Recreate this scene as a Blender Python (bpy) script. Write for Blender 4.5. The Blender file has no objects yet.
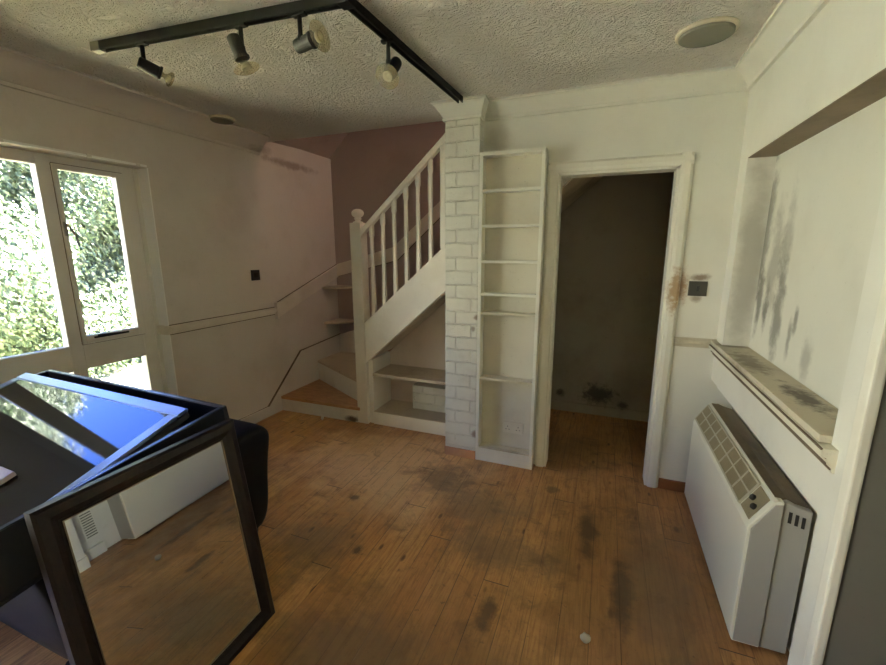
import bpy, bmesh, math, random
from mathutils import Vector, Matrix
random.seed(7)
S = bpy.context.scene
COL = S.collection
V = Vector
H, HC, CV, W = 2.426, 2.342, .085, 3.46
YF = -4.6                                   # wall behind the camera
# ---------------------------------------------------------------- materials
class NT:
    def __init__(s, name):
        s.m = bpy.data.materials.new(name); s.m.use_nodes = True
        s.t = s.m.node_tree; s.t.nodes.clear()
        s.out = s.n('ShaderNodeOutputMaterial')
    def n(s, kind, **kw):
        nd = s.t.nodes.new(kind)
        for k, v in kw.items():
            if k.startswith('i_'):
                nd.inputs[int(k[2:]) if k[2:].isdigit() else k[2:].replace('_', ' ')].default_value = v
            else: setattr(nd, k, v)
        return nd
    def l(s, a, b): s.t.links.new(a, b)
    def pos(s):
        if not hasattr(s, '_p'): s._p = s.n('ShaderNodeNewGeometry').outputs['Position']
        return s._p
    def mapped(s, scale=(1, 1, 1), loc=(0, 0, 0), rot=(0, 0, 0)):
        mp = s.n('ShaderNodeMapping'); s.l(s.pos(), mp.inputs['Vector'])
        mp.inputs['Scale'].default_value = scale; mp.inputs['Location'].default_value = loc; mp.inputs['Rotation'].default_value = rot
        return mp.outputs[0]
    def noise(s, scale=5, detail=4, rough=.6, vec=None, dist=0):
        nd = s.n('ShaderNodeTexNoise'); nd.inputs['Scale'].default_value = scale; nd.inputs['Detail'].default_value = detail
        nd.inputs['Roughness'].default_value = rough; nd.inputs['Distortion'].default_value = dist
        s.l(vec if vec is not None else s.pos(), nd.inputs['Vector']); return nd.outputs['Fac']
    def rng(s, val, a, b, c=0, d=1):
        nd = s.n('ShaderNodeMapRange', interpolation_type='SMOOTHSTEP'); s.l(val, nd.inputs[0])
        for i, x in zip((1, 2, 3, 4), (a, b, c, d)): nd.inputs[i].default_value = x
        return nd.outputs[0]
    def math(s, op, a, b=None):
        nd = s.n('ShaderNodeMath', operation=op)
        for i, x in enumerate((a, b)):
            if x is None: continue
            if isinstance(x, (int, float)): nd.inputs[i].default_value = x
            else: s.l(x, nd.inputs[i])
        return nd.outputs[0]
    def mix(s, fac, a, b, mode='MIX'):
        nd = s.n('ShaderNodeMix', data_type='RGBA', blend_type=mode)
        for sock, x in ((nd.inputs[0], fac), (nd.inputs[6], a), (nd.inputs[7], b)):
            if isinstance(x, (int, float)): sock.default_value = x
            elif isinstance(x, tuple): sock.default_value = (*x, 1)
            else: s.l(x, sock)
        return nd.outputs[2]
    def stain(s, col, c, r, color, strength=.8, wob=.8, ns=14):  # blends in a soft patch: stain marks, also painted light and shade
        a = s.n('ShaderNodeVectorMath', operation='SUBTRACT'); s.l(s.pos(), a.inputs[0]); a.inputs[1].default_value = c
        b = s.n('ShaderNodeVectorMath', operation='DIVIDE'); s.l(a.outputs[0], b.inputs[0]); b.inputs[1].default_value = r
        ln = s.n('ShaderNodeVectorMath', operation='LENGTH'); s.l(b.outputs[0], ln.inputs[0])
        nz = s.noise(ns, 5, .65)
        d = s.math('ADD', ln.outputs['Value'], s.math('MULTIPLY', s.math('SUBTRACT', nz, .5), wob * 2))
        return s.mix(s.rng(d, 1.0, .25, 0, strength), col, color)
    def bump(s, h, strength=.3, dist=.01):
        b = s.n('ShaderNodeBump'); s.l(h, b.inputs['Height']); b.inputs['Strength'].default_value = strength; b.inputs['Distance'].default_value = dist
        return b.outputs[0]
    def finish(s, col, rough=.5, normal=None, metal=0, spec=.5, **kw):
        p = s.n('ShaderNodeBsdfPrincipled')
        for nm, x in (('Base Color', col), ('Roughness', rough), ('Metallic', metal), ('Specular IOR Level', spec)):
            if isinstance(x, (int, float)): p.inputs[nm].default_value = x
            elif isinstance(x, tuple): p.inputs[nm].default_value = (*x, 1)
            else: s.l(x, p.inputs[nm])
        for k, x in kw.items(): p.inputs[k.replace('_', ' ')].default_value = x
        if normal is not None: s.l(normal, p.inputs['Normal'])
        s.l(p.outputs[0], s.out.inputs[0]); return s.m

def paint(name, base, dirt, amount=.35, rough=.6, bumpy=.15, stains_and_shade=(), fine=True):
    t = NT(name)
    n1 = t.noise(2.2, 5, .6); n2 = t.noise(17, 6, .7)
    c = t.mix(t.rng(n1, .45, .75, 0, amount), base, dirt)
    c = t.mix(t.rng(n2, .58, .78, 0, amount * .8), c, dirt)
    if fine:
        c = t.mix(t.rng(t.noise(60, 3, .7), .66, .74, 0, amount), c, tuple(x * .35 for x in dirt))
    for st in stains_and_shade: c = t.stain(c, *st)
    h = t.math('ADD', t.noise(9, 4, .6), t.math('MULTIPLY', t.noise(80, 3, .6), .35))
    return t.finish(c, rough, t.bump(h, bumpy, .01))

CREAM = (.71, .70, .62); DIRT = (.33, .29, .20)
BLK = (.03, .028, .022)
def streak(y, z, ry, rz, st=.75): return ((.12, y, z), (.3, ry * 1.6, rz * 1.35), (.13, .12, .095), st * .9, .75, 10)
M = {}
M['wall'] = paint('wall paint', CREAM, DIRT, .16, .55, .12, stains_and_shade=[
    ((-.225, 0, 1.30), (.07, .08, .14), (.28, .13, .04), .8, .7, 30),
    ((-.12, 0, 1.36), (.07, .05, .03), (.16, .09, .04), .8, .5, 25),
    ((-.13, 0, 1.235), (.04, .05, .03), (.20, .11, .05), .6, .5, 25),
    ((-1.33, 0, 2.2), (.12, .05, .14), (.40, .37, .28), .4, .6, 9),  # paints the pillar's cast shadow on the wall beside its top
    ((.07, -.14, 1.45), (.09, .05, .75), (.34, .32, .26), .7, .5, 7)])  # grey patch paints shade, with dirt, onto the recess jamb
M['recess'] = paint('recess plaster', (.68, .67, .58), DIRT, .16, .6, .12, stains_and_shade=[
    streak(-.155, 1.62, .06, .30, .75), streak(-.20, 1.25, .035, .16, .9), streak(-.30, 1.22, .03, .12, .9), streak(-.33, 1.45, .07, .28, .55),
    streak(-.46, 1.22, .05, .22, .8), streak(-.44, 1.5, .05, .25, .45), streak(-.62, 1.15, .02, .10, .7), streak(-.66, 1.24, .02, .07, .8),
    streak(-.80, 1.1, .04, .09, .5), streak(-.10, 1.5, .05, .5, .5)])
M['wall_left'] = paint('left wall paint', (.62, .565, .505), (.36, .29, .22), .25, .65, .12, stains_and_shade=[
    ((-3.46, .5, 2.3), (.1, .5, .05), (.22, .16, .12), .7, .7, 12),
    ((-3.46, .1, 2.36), (.1, .25, .05), (.25, .19, .14), .6, .7, 12)])
M['pink'] = paint('stairwell pink paint', (.40, .315, .285), (.26, .19, .16), .35, .7, .1)
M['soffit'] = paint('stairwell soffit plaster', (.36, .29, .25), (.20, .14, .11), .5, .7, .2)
M['hall'] = paint('hall plaster', (.36, .32, .25), (.18, .15, .11), .45, .75, .2, stains_and_shade=[
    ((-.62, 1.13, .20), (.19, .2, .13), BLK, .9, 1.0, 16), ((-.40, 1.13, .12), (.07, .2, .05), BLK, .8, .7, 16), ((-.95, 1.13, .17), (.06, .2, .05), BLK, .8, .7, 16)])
M['white'] = paint('aged white gloss paint', (.75, .74, .65), (.36, .30, .20), .22, .38, .06)
M['bone'] = paint('stair white paint', (.76, .72, .63), (.38, .31, .22), .25, .4, .06)
M['riser'] = paint('scuffed white riser paint', (.72, .70, .65), (.30, .25, .2), .35, .5, .1, stains_and_shade=[((-2.66, .15, .02), (.12, .1, .05), (.07, .035, .02), .95, .6, 20)])
M['casing'] = paint('door casing paint', (.77, .75, .65), (.40, .33, .22), .2, .38, .05, stains_and_shade=[((-.24, -.02, 1.28), (.06, .06, .17), (.35, .19, .06), .8, .8, 35)])
M['reveal'] = paint('white reveal paint', (.84, .83, .80), (.5, .45, .38), .12, .5, .06)
M['window'] = paint('window frame paint', (.70, .66, .60), (.40, .34, .28), .18, .4, .05)
M['ledge'] = paint('dirty ledge paint', (.58, .53, .40), (.16, .12, .07), .8, .5, .25, stains_and_shade=[
    ((.06, -1.0, 1), (.06, .22, .1), (.06, .04, .02), .9, .9, 22), ((.03, -.5, 1), (.07, .3, .1), (.13, .09, .05), .7, 1.0, 22), ((.05, -.15, 1), (.1, .08, .1), (.10, .07, .04), .7, .8, 22)])
M['mould'] = paint('chipped ledge moulding', (.68, .65, .52), (.22, .15, .08), .55, .45, .1)
M['shelfdirt'] = paint('dusty shelf boards', (.66, .61, .47), (.22, .17, .10), .75, .5, .1)
M['shelfback'] = paint('shelf unit back', (.63, .60, .49), (.34, .29, .2), .35, .55, .1)
M['usback'] = paint('cupboard back', (.68, .57, .48), (.36, .27, .2), .35, .6, .1)
M['rail'] = paint('board rail paint', (.70, .64, .55), (.36, .28, .2), .3, .45, .06)
M['usdirt'] = paint('dusty cupboard boards', (.52, .43, .32), (.20, .14, .08), .8, .5, .15)
M['shaded_lintel'] = paint('dirty bare lintel and shade', (.17, .125, .085), (.07, .05, .03), .7, .7, .2)  # dirt and missing light put into one dark brown for the recess soffit
M['bare_brick'] = paint('bare brick base', (.40, .20, .105), (.55, .46, .37), .3, .8, .3)
M['lawn'] = paint('lawn', (.28, .26, .15), (.18, .19, .09), .5, .9, .3)
M['grime_shade'] = paint('grime and shade in gaps', (.16, .115, .075), (.06, .04, .025), .6, .9, .1)
M['heater'] = paint('heater enamel', (.77, .75, .62), (.45, .40, .30), .12, .32, .02)
M['heater_shaded'] = paint('shaded heater enamel', (.40, .385, .33), (.40, .36, .28), .12, .4, .02)  # enamel darkened to paint in the shade of the heater's end
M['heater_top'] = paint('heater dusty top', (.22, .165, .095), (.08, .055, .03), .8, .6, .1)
M['grille'] = paint('heater grille metal', (.30, .25, .15), (.14, .10, .05), .5, .5, .02)
M['grille_bar'] = paint('heater grille bars', (.50, .46, .34), (.26, .2, .12), .4, .45, .02)
M['dark_slot'] = NT('dark slots').finish((.03, .026, .018), .8)
M['skirt_wood'] = paint('brown skirting stain', (.22, .085, .03), (.10, .04, .015), .4, .45, .06)
def dark(name, c, rough, **k): return NT(name).finish(c, rough, **k)
M['black_metal'] = dark('black track metal', (.007, .007, .0065), .5, spec=.3)
M['black_plastic'] = dark('dark switch plate', (.035, .033, .03), .35)
M['bronze'] = dark('bronze switch metal', (.10, .095, .08), .35, metal=.6)
M['white_plastic'] = paint('white plastic', (.66, .63, .52), (.4, .33, .22), .25, .35, .02)
M['speaker'] = paint('speaker grille paint', (.15, .15, .12), (.12, .11, .08), .2, .6, .03)
M['speaker_rim'] = paint('speaker rim paint', (.50, .46, .35), (.25, .18, .1), .4, .5, .05)
M['steel'] = dark('worn steel', (.30, .28, .25), .4, metal=.9)
M['plaster_bit'] = paint('plaster chip', (.72, .69, .6), (.4, .35, .28), .3, .8, .3)
M['ash'] = paint('grey lump', (.38, .36, .30), (.2, .18, .14), .4, .8, .3)

def ceiling_mat():
    t = NT('swirled artex ceiling')
    v = t.mapped((1, 1, 1))
    wv = t.noise(3.2, 3, .6)
    mixv = t.n('ShaderNodeVectorMath', operation='ADD'); t.l(t.pos(), mixv.inputs[0])
    sc = t.n('ShaderNodeVectorMath', operation='SCALE'); nz = t.n('ShaderNodeTexNoise'); nz.inputs['Scale'].default_value = 5; nz.inputs['Detail'].default_value = 2
    t.l(t.pos(), nz.inputs['Vector']); t.l(nz.outputs['Color'], sc.inputs[0]); sc.inputs['Scale'].default_value = .35; t.l(sc.outputs[0], mixv.inputs[1])
    a = t.n('ShaderNodeTexWave', wave_type='BANDS', bands_direction='DIAGONAL'); a.inputs['Scale'].default_value = 9; a.inputs['Distortion'].default_value = 9
    a.inputs['Detail'].default_value = 3; a.inputs['Detail Scale'].default_value = 2.2; t.l(mixv.outputs[0], a.inputs['Vector'])
    vo = t.n('ShaderNodeTexVoronoi', feature='SMOOTH_F1'); vo.inputs['Scale'].default_value = 30; t.l(mixv.outputs[0], vo.inputs['Vector'])
    fine = t.noise(95, 3, .65)
    ridge = t.noise(24, 3, .6, mixv.outputs[0], 2.6)
    h = t.math('ADD', t.math('MULTIPLY', t.rng(a.outputs['Fac'], .55, .95), .55), t.math('ADD', t.math('MULTIPLY', t.rng(ridge, .42, .68), .8), t.math('MULTIPLY', fine, .3)))
    c = t.mix(t.rng(t.noise(1.6, 4, .6), .4, .75, 0, .3), (.90, .86, .79), (.78, .73, .65))
    c = t.mix(t.rng(t.noise(24, 4, .6), .62, .8, 0, .25), c, (.36, .31, .23))
    return t.finish(c, .6, t.bump(h, 1.0, .026))
M['ceiling'] = ceiling_mat()

def brick_mat():
    t = NT('white painted brickwork')
    co = t.n('ShaderNodeSeparateXYZ'); t.l(t.pos(), co.inputs[0])
    cb = t.n('ShaderNodeCombineXYZ'); t.l(t.math('ADD', t.math('ADD', co.outputs[0], co.outputs[1]), 1.558 + .112), cb.inputs[0]); t.l(co.outputs[2], cb.inputs[1])
    dv = t.n('ShaderNodeVectorMath', operation='ADD'); t.l(cb.outputs[0], dv.inputs[0])
    nz = t.n('ShaderNodeTexNoise'); nz.inputs['Scale'].default_value = 14; t.l(t.pos(), nz.inputs['Vector'])
    sc = t.n('ShaderNodeVectorMath', operation='SCALE'); t.l(nz.outputs['Color'], sc.inputs[0]); sc.inputs['Scale'].default_value = .012; t.l(sc.outputs[0], dv.inputs[1])
    b = t.n('ShaderNodeTexBrick'); b.inputs['Scale'].default_value = 1; b.inputs['Brick Width'].default_value = .225; b.inputs['Row Height'].default_value = .092
    b.inputs['Mortar Size'].default_value = .006; b.inputs['Mortar Smooth'].default_value = .5; b.inputs['Bias'].default_value = 0
    t.l(dv.outputs[0], b.inputs['Vector'])
    n = t.noise(28, 5, .7)
    c = t.mix(t.rng(t.noise(6, 4, .6), .45, .8, 0, .35), (.68, .67, .58), (.42, .38, .28))
    c = t.mix(t.math('MULTIPLY', b.outputs['Fac'], t.rng(n, .45, .65, .0, .3)), c, (.36, .32, .26))
    c = t.mix(t.rng(t.noise(45, 3, .7), .67, .75, 0, .7), c, (.18, .14, .1))
    for st in (((-1.44, -.09, 1.06), (.025, .04, .03), (.2, .13, .07), .8, .5, 40), ((-1.44, -.09, .2), (.03, .04, .04), (.22, .12, .08), .8, .5, 40), ((-1.46, -.09, .98), (.02, .04, .03), (.2, .13, .07), .7, .5, 40)): c = t.stain(c, *st)
    h = t.math('SUBTRACT', t.math('MULTIPLY', n, .7), t.math('MULTIPLY', b.outputs['Fac'], 1.0))
    return t.finish(c, .55, t.bump(h, .8, .012))
M['brick'] = brick_mat()

def floor_mat():
    t = NT('worn pine floorboards')
    co = t.n('ShaderNodeSeparateXYZ'); t.l(t.pos(), co.inputs[0])
    bw = .118
    xb = t.math('DIVIDE', co.outputs[0], bw); idx = t.math('FLOOR', xb); fr = t.math('SUBTRACT', xb, idx)
    wn = t.n('ShaderNodeTexWhiteNoise', noise_dimensions='1D'); t.l(idx, wn.inputs['W'])
    yy = t.math('ADD', co.outputs[1], t.math('MULTIPLY', wn.outputs['Value'], 7))
    yb = t.math('DIVIDE', yy, 2.1); yi = t.math('FLOOR', yb); yf = t.math('SUBTRACT', yb, yi)
    cell = t.math('ADD', idx, t.math('MULTIPLY', yi, 17.3))
    w2 = t.n('ShaderNodeTexWhiteNoise', noise_dimensions='1D'); t.l(cell, w2.inputs['W'])
    edge = t.math('MINIMUM', fr, t.math('SUBTRACT', 1, fr)); gap = t.math('MULTIPLY', t.rng(edge, .022, .004), t.rng(t.noise(2.3, 3, .6), .3, .65, .15, .85))
    eg2 = t.rng(t.math('MINIMUM', yf, t.math('SUBTRACT', 1, yf)), .0016, .0004)
    gap = t.math('MAXIMUM', gap, eg2)
    off = t.n('ShaderNodeCombineXYZ'); t.l(t.math('MULTIPLY', w2.outputs['Value'], 40), off.inputs[2])
    gv = t.n('ShaderNodeVectorMath', operation='ADD'); t.l(t.mapped((16, 1.1, 1)), gv.inputs[0]); t.l(off.outputs[0], gv.inputs[1])
    grain = t.noise(3.2, 6, .65, gv.outputs[0], 1.2)
    c = t.mix(w2.outputs['Value'], (.44, .215, .075), (.56, .31, .12))
    c = t.mix(t.rng(grain, .40, .70, 0, .7), c, (.24, .105, .036))
    # knots
    vo = t.n('ShaderNodeTexVoronoi', feature='F1'); vo.inputs['Scale'].default_value = 1; kv = t.n('ShaderNodeVectorMath', operation='ADD'); t.l(t.mapped((8.5, 3.3, 1)), kv.inputs[0]); t.l(off.outputs[0], kv.inputs[1]); t.l(kv.outputs[0], vo.inputs['Vector'])
    c = t.mix(t.rng(vo.outputs['Distance'], .12, .05, 0, .85), c, (.07, .028, .012))
    # worn grey dirt, then patches that include painted floor light and shade
    n1 = t.noise(1.7, 6, .65); n2 = t.noise(7, 6, .7)
    c = t.mix(t.rng(t.math('MULTIPLY', n1, n2), .28, .42, 0, .5), c, (.13, .08, .04))
    G = (.12, .085, .055); DK = (.035, .025, .018)
    for st in [((-1.95, -.40, 0), (1.0, .75, .1), (.76, .49, .25), .7, .8, 3), ((-.45, -.95, 0), (.75, 1.0, .1), (.17, .085, .034), .62, .9, 3), ((-1.2, -1.75, 0), (1.2, .6, .1), (.17, .085, .034), .6, .8, 3), ((-1.55, -.42, 0), (.28, .30, .1), G, .7, .9, 9), ((-1.25, -.62, 0), (.35, .28, .1), G, .55, .9, 7), ((-.62, -.62, 0), (.07, .30, .1), DK, .75, .8, 9), ((-.46, -1.0, 0), (.07, .30, .1), DK, .8, .8, 9),  # first three paint light at mid-left, shade at right and in the foreground
               ((-1.0, -1.33, 0), (.05, .14, .1), DK, .75, .7, 12), ((-1.05, -.95, 0), (.4, .22, .1), G, .55, 1.0, 6), ((-1.95, -1.25, 0), (.35, .35, .1), G, .6, 1.0, 6), ((-2.0, -.82, 0), (.05, .04, .1), DK, .7, .8, 25),
               ((-1.72, -1.2, 0), (.03, .05, .1), DK, .8, .8, 25), ((-.85, -.28, 0), (.06, .06, .1), DK, .6, .8, 20), ((-.3, -.9, 0), (.25, .7, .1), G, .5, .9, 5), ((-.8, .25, 0), (.45, .5, .1), G, .5, .8, 5), ((-1.4, -1.7, 0), (.5, .25, .1), G, .6, 1.0, 5)]:
        c = t.stain(c, *st)
    c = t.stain(c, (-1.8, -.55, 0), (.05, .6, .1), (.60, .40, .20), .55, .5, 5)
    sp = t.noise(34, 5, .75); c = t.mix(t.rng(sp, .58, .72, 0, .75), c, (.085, .045, .025))
    md = t.noise(6.5, 7, .72, None, .6); c = t.mix(t.rng(md, .50, .72, 0, .62), c, (.12, .065, .032))
    wv = t.n('ShaderNodeVectorMath', operation='ADD'); t.l(t.mapped((40, 2.2, 1)), wv.inputs[0]); t.l(off.outputs[0], wv.inputs[1])
    c = t.mix(t.rng(t.noise(1.6, 5, .7, wv.outputs[0]), .52, .72, 0, .55), c, (.13, .06, .025))
    c = t.mix(t.rng(t.noise(1.3, 5, .6, wv.outputs[0]), .30, .16, 0, .5), c, (.70, .47, .26))
    c = t.mix(gap, c, (.03, .014, .007))
    h = t.math('SUBTRACT', t.math('MULTIPLY', grain, .25), gap)
    rg = t.rng(n2, .3, .75, .33, .55)
    return t.finish(c, rg, t.bump(h, .35, .006), spec=.45)
M['floor'] = floor_mat()

def wood_mat(name, a, b, rough=.45, sc=(3, 30, 30)):
    t = NT(name); g = t.noise(2.5, 5, .6, t.mapped(sc), .8)
    c = t.mix(t.rng(g, .35, .7), a, b); c = t.mix(t.rng(t.noise(18, 5, .7), .6, .8, 0, .6), c, tuple(x * .4 for x in b))
    return t.finish(c, rough, t.bump(g, .12, .004))
M['tread'] = wood_mat('bare pine tread', (.52, .29, .14), (.36, .18, .085), .5, (4, 20, 20))
M['frame_wood'] = wood_mat('very dark stained wood', (.012, .007, .005), (.007, .004, .004), .42, (30, 30, 4))
M['frame_wood'].node_tree.nodes['Principled BSDF'].inputs['Specular IOR Level'].default_value = .22
M['gold'] = dark('thin pale beading', (.26, .20, .13), .35, metal=.4)
M['black_box'] = dark('black lacquered board', (.010, .011, .014), .28)
M['leather'] = (lambda t: t.finish((.005, .005, .0055), .45, spec=.12, normal=t.bump(t.noise(90, 4, .6), .12, .004)))(NT('black leather'))
M['mirror'] = dark('silvered mirror', (.66, .655, .58), .015, metal=1)
M['panel_glass'] = dark('dark glossy glass', (.012, .014, .018), .04, spec=.5)
M['panel_frame'] = dark('blue grey metal frame', (.30, .36, .46), .30, metal=.55)
M['panel_body'] = dark('dark grey casing', (.035, .037, .04), .35)
M['pale_wood'] = paint('pale block', (.55, .47, .46), (.35, .28, .26), .3, .6, .05)
def glass_mat(name, tint, k):
    t = NT(name); tr = t.n('ShaderNodeBsdfTransparent'); tr.inputs[0].default_value = (*tint, 1)
    gl = t.n('ShaderNodeBsdfGlossy'); gl.inputs['Roughness'].default_value = .02
    fr = t.n('ShaderNodeFresnel'); fr.inputs[0].default_value = k
    mx = t.n('ShaderNodeMixShader'); t.l(fr.outputs[0], mx.inputs[0]); t.l(tr.outputs[0], mx.inputs[1]); t.l(gl.outputs[0], mx.inputs[2]); t.l(mx.outputs[0], t.out.inputs[0]); return t.m
M['glass'] = glass_mat('window glass', (.95, .97, .96), 1.35)
def bulb_mat():
    t = NT('bulb glass'); tr = t.n('ShaderNodeBsdfTransparent'); tr.inputs[0].default_value = (.9, .87, .75, 1)
    p = t.n('ShaderNodeBsdfPrincipled'); p.inputs['Base Color'].default_value = (.62, .58, .44, 1); p.inputs['Roughness'].default_value = .12
    mx = t.n('ShaderNodeMixShader'); mx.inputs[0].default_value = .32; t.l(tr.outputs[0], mx.inputs[1]); t.l(p.outputs[0], mx.inputs[2]); t.l(mx.outputs[0], t.out.inputs[0]); return t.m
M['bulb_glass'] = bulb_mat()
M['bulb_core'] = dark('bulb core', (.75, .72, .60), .3)
def leaf_mat():
    t = NT('hedge leaves'); g = t.n('ShaderNodeNewGeometry'); r = t.n('ShaderNodeValToRGB'); e = r.color_ramp.elements
    e[0].color = (.045, .07, .034, 1); e[1].color = (.145, .16, .095, 1); e[0].position = .0; x = e.new(.45); x.color = (.07, .105, .06, 1); y = e.new(.8); y.color = (.115, .15, .098, 1)
    t.l(g.outputs['Random Per Island'], r.inputs[0])
    d = t.n('ShaderNodeBsdfPrincipled'); t.l(r.outputs[0], d.inputs['Base Color']); d.inputs['Roughness'].default_value = .38
    tl = t.n('ShaderNodeBsdfTranslucent'); t.l(r.outputs[0], tl.inputs[0]); mx = t.n('ShaderNodeMixShader'); mx.inputs[0].default_value = .3
    t.l(d.outputs[0], mx.inputs[1]); t.l(tl.outputs[0], mx.inputs[2]); t.l(mx.outputs[0], t.out.inputs[0]); return t.m
M['leaf'] = leaf_mat()
def tint_blind_mat():
    t = NT('added warm translucent blind'); b = t.n('ShaderNodeBsdfTranslucent'); b.inputs[0].default_value = (.62, .53, .46, 1); t.l(b.outputs[0], t.out.inputs[0]); return t.m  # tints the added stairwell light warm
M['tint_blind'] = tint_blind_mat()
M['bark'] = paint('hedge inner twigs', (.10, .12, .06), (.05, .06, .03), .5, .9, .3)
M['gravel'] = paint('pale gravel', (.64, .62, .44), (.42, .44, .24), .5, .9, .4)
M['render'] = paint('outside render', (.6, .58, .52), (.4, .38, .33), .2, .8, .1)
M['grey_door_shade'] = paint('dark grey door and shade', (.15, .145, .12), (.11, .105, .09), .2, .5, .05)

# ---------------------------------------------------------------- mesh helpers
def BM(): return bmesh.new()
def box(bm, x0, x1, y0, y1, z0, z1, bev=0):
    x0, x1 = min(x0, x1), max(x0, x1); y0, y1 = min(y0, y1), max(y0, y1); z0, z1 = min(z0, z1), max(z0, z1)
    vs = [bm.verts.new((x, y, z)) for x in (x0, x1) for y in (y0, y1) for z in (z0, z1)]
    fs = [bm.faces.new([vs[i] for i in q]) for q in ((0, 1, 3, 2), (4, 6, 7, 5), (0, 4, 5, 1), (2, 3, 7, 6), (0, 2, 6, 4), (1, 5, 7, 3))]
    if bev:
        es = list({e for f in fs for e in f.edges}); bmesh.ops.bevel(bm, geom=es, offset=bev, segments=2, affect='EDGES', profile=.6)
    return bm
def hexa(bm, pts, bev=0):
    """8 corners: 4 of one end ring, 4 of the other"""
    vs = [bm.verts.new(p) for p in pts]
    fs = [bm.faces.new([vs[i] for i in q]) for q in ((3, 2, 1, 0), (4, 5, 6, 7), (0, 1, 5, 4), (1, 2, 6, 5), (2, 3, 7, 6), (3, 0, 4, 7))]
    if bev: bmesh.ops.bevel(bm, geom=list({e for f in fs for e in f.edges}), offset=bev, segments=2, affect='EDGES')
    return bm
def prism(bm, poly, a, b):
    """poly: list of 3D points; extruded by the vector b-a"""
    d = V(b) - V(a)
    v0 = [bm.verts.new(p) for p in poly]; v1 = [bm.verts.new(V(p) + d) for p in poly]; n = len(poly)
    bm.faces.new(v0[::-1]); bm.faces.new(v1)
    for i in range(n): bm.faces.new((v0[i], v0[(i + 1) % n], v1[(i + 1) % n], v1[i]))
    return bm
def frame_of(d):
    d = V(d).normalized(); a = V((0, 0, 1)) if abs(d.z) < .9 else V((1, 0, 0)); u = d.cross(a).normalized(); return d, u, d.cross(u)
def lathe(bm, o, d, prof, n=20):
    """prof: (distance along axis, radius)"""
    d, u, w = frame_of(d); o = V(o); rings = []
    for t, r in prof:
        if r < 1e-5: rings.append([bm.verts.new(o + d * t)])
        else: rings.append([bm.verts.new(o + d * t + (u * math.cos(6.28319 * k / n) + w * math.sin(6.28319 * k / n)) * r) for k in range(n)])
    for A, B in zip(rings, rings[1:]):
        if len(A) == 1 and len(B) == 1: continue
        for k in range(n):
            q = [A[k % len(A)], A[(k + 1) % len(A)], B[(k + 1) % len(B)], B[k % len(B)]]
            q = list(dict.fromkeys(q))
            if len(q) > 2: bm.faces.new(q)
    if len(rings[0]) > 1: bm.faces.new(rings[0][::-1])
    if len(rings[-1]) > 1: bm.faces.new(rings[-1])
    return bm
def rod(bm, a, b, r, n=10): return lathe(bm, a, V(b) - V(a), [(0, r), ((V(b) - V(a)).length, r)], n)
def mesh_obj(name, bm, mat, parent=None, loc=None, smooth=False, bev=0):
    bmesh.ops.recalc_face_normals(bm, faces=bm.faces)
    base = V(parent['_o']) if parent is not None else V(loc or (0, 0, 0))
    if base.length: bmesh.ops.translate(bm, vec=-base, verts=bm.verts)
    me = bpy.data.meshes.new(name); bm.to_mesh(me); bm.free()
    for m in (mat if isinstance(mat, (list, tuple)) else [mat]): me.materials.append(M[m])
    if smooth:
        for p in me.polygons: p.use_smooth = True
    o = bpy.data.objects.new(name, me); COL.objects.link(o)
    if parent is not None: o.parent = parent
    else: o.location = base
    o['_o'] = tuple(base)
    if bev:
        md = o.modifiers.new('bevel', 'BEVEL'); md.width = bev; md.segments = 2; md.limit_method = 'ANGLE'
    return o
def thing(name, label, cat, loc, group=None):
    o = bpy.data.objects.new(name, None); COL.objects.link(o); o.location = loc; o['_o'] = tuple(loc); o.empty_display_size = .1
    o['label'] = label; o['category'] = cat
    if group: o['group'] = group
    return o
def tag(o, label, cat, group=None):
    o['label'] = label; o['category'] = cat
    if group: o['group'] = group
    return o
def struct(name, bm, mat, parent=None, **k):
    o = mesh_obj(name, bm, mat, parent, **k)
    if parent is None: o['kind'] = 'structure'
    return o

# ================================================================ the setting
YS = 1.142
bm = BM(); box(bm, -W, .0, YF, 0, -.1, 0); box(bm, -W, 1.0, 0, YS, -.1, 0); box(bm, 0, 1.0, YF, 0, -.1, 0); struct('floor', bm, 'floor')
bm = BM(); box(bm, -W, 0, YF, .0, H, H + .12); box(bm, -W, -1.44, 0, .2, H, H + .12); struct('ceiling', bm, 'ceiling')
# left wall with the window opening and an added unseen one for light
WY0, WY1, WZ0, WZ1 = -1.91, -.835, .28, 2.043
XY0, XY1 = -4.35, -2.35
bm = BM()
box(bm, -W - .14, -W, WY1, YS, -.1, 2.47)
for a, b in ((XY1, WY0), (YF, XY0)): box(bm, -W - .14, -W, a, b, -.1, H + .05)
for a, b, zz in ((WY0, WY1, WZ0), (XY0, XY1, .1)):
    box(bm, -W - .14, -W, a, b, -.1, zz); box(bm, -W - .14, -W, a, b, WZ1, H + .05)
struct('wall_left', bm, 'wall_left')
# back wall with the doorway
DX0, DX1, DH = -.945, -.283, 1.98
bm = BM(); box(bm, -1.56, DX0, 0, .1, 0, H + .1); box(bm, DX1, .3, 0, .1, 0, H + .1); box(bm, DX0, DX1, 0, .1, DH, H + .1); struct('wall_back', bm, 'wall')
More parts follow.
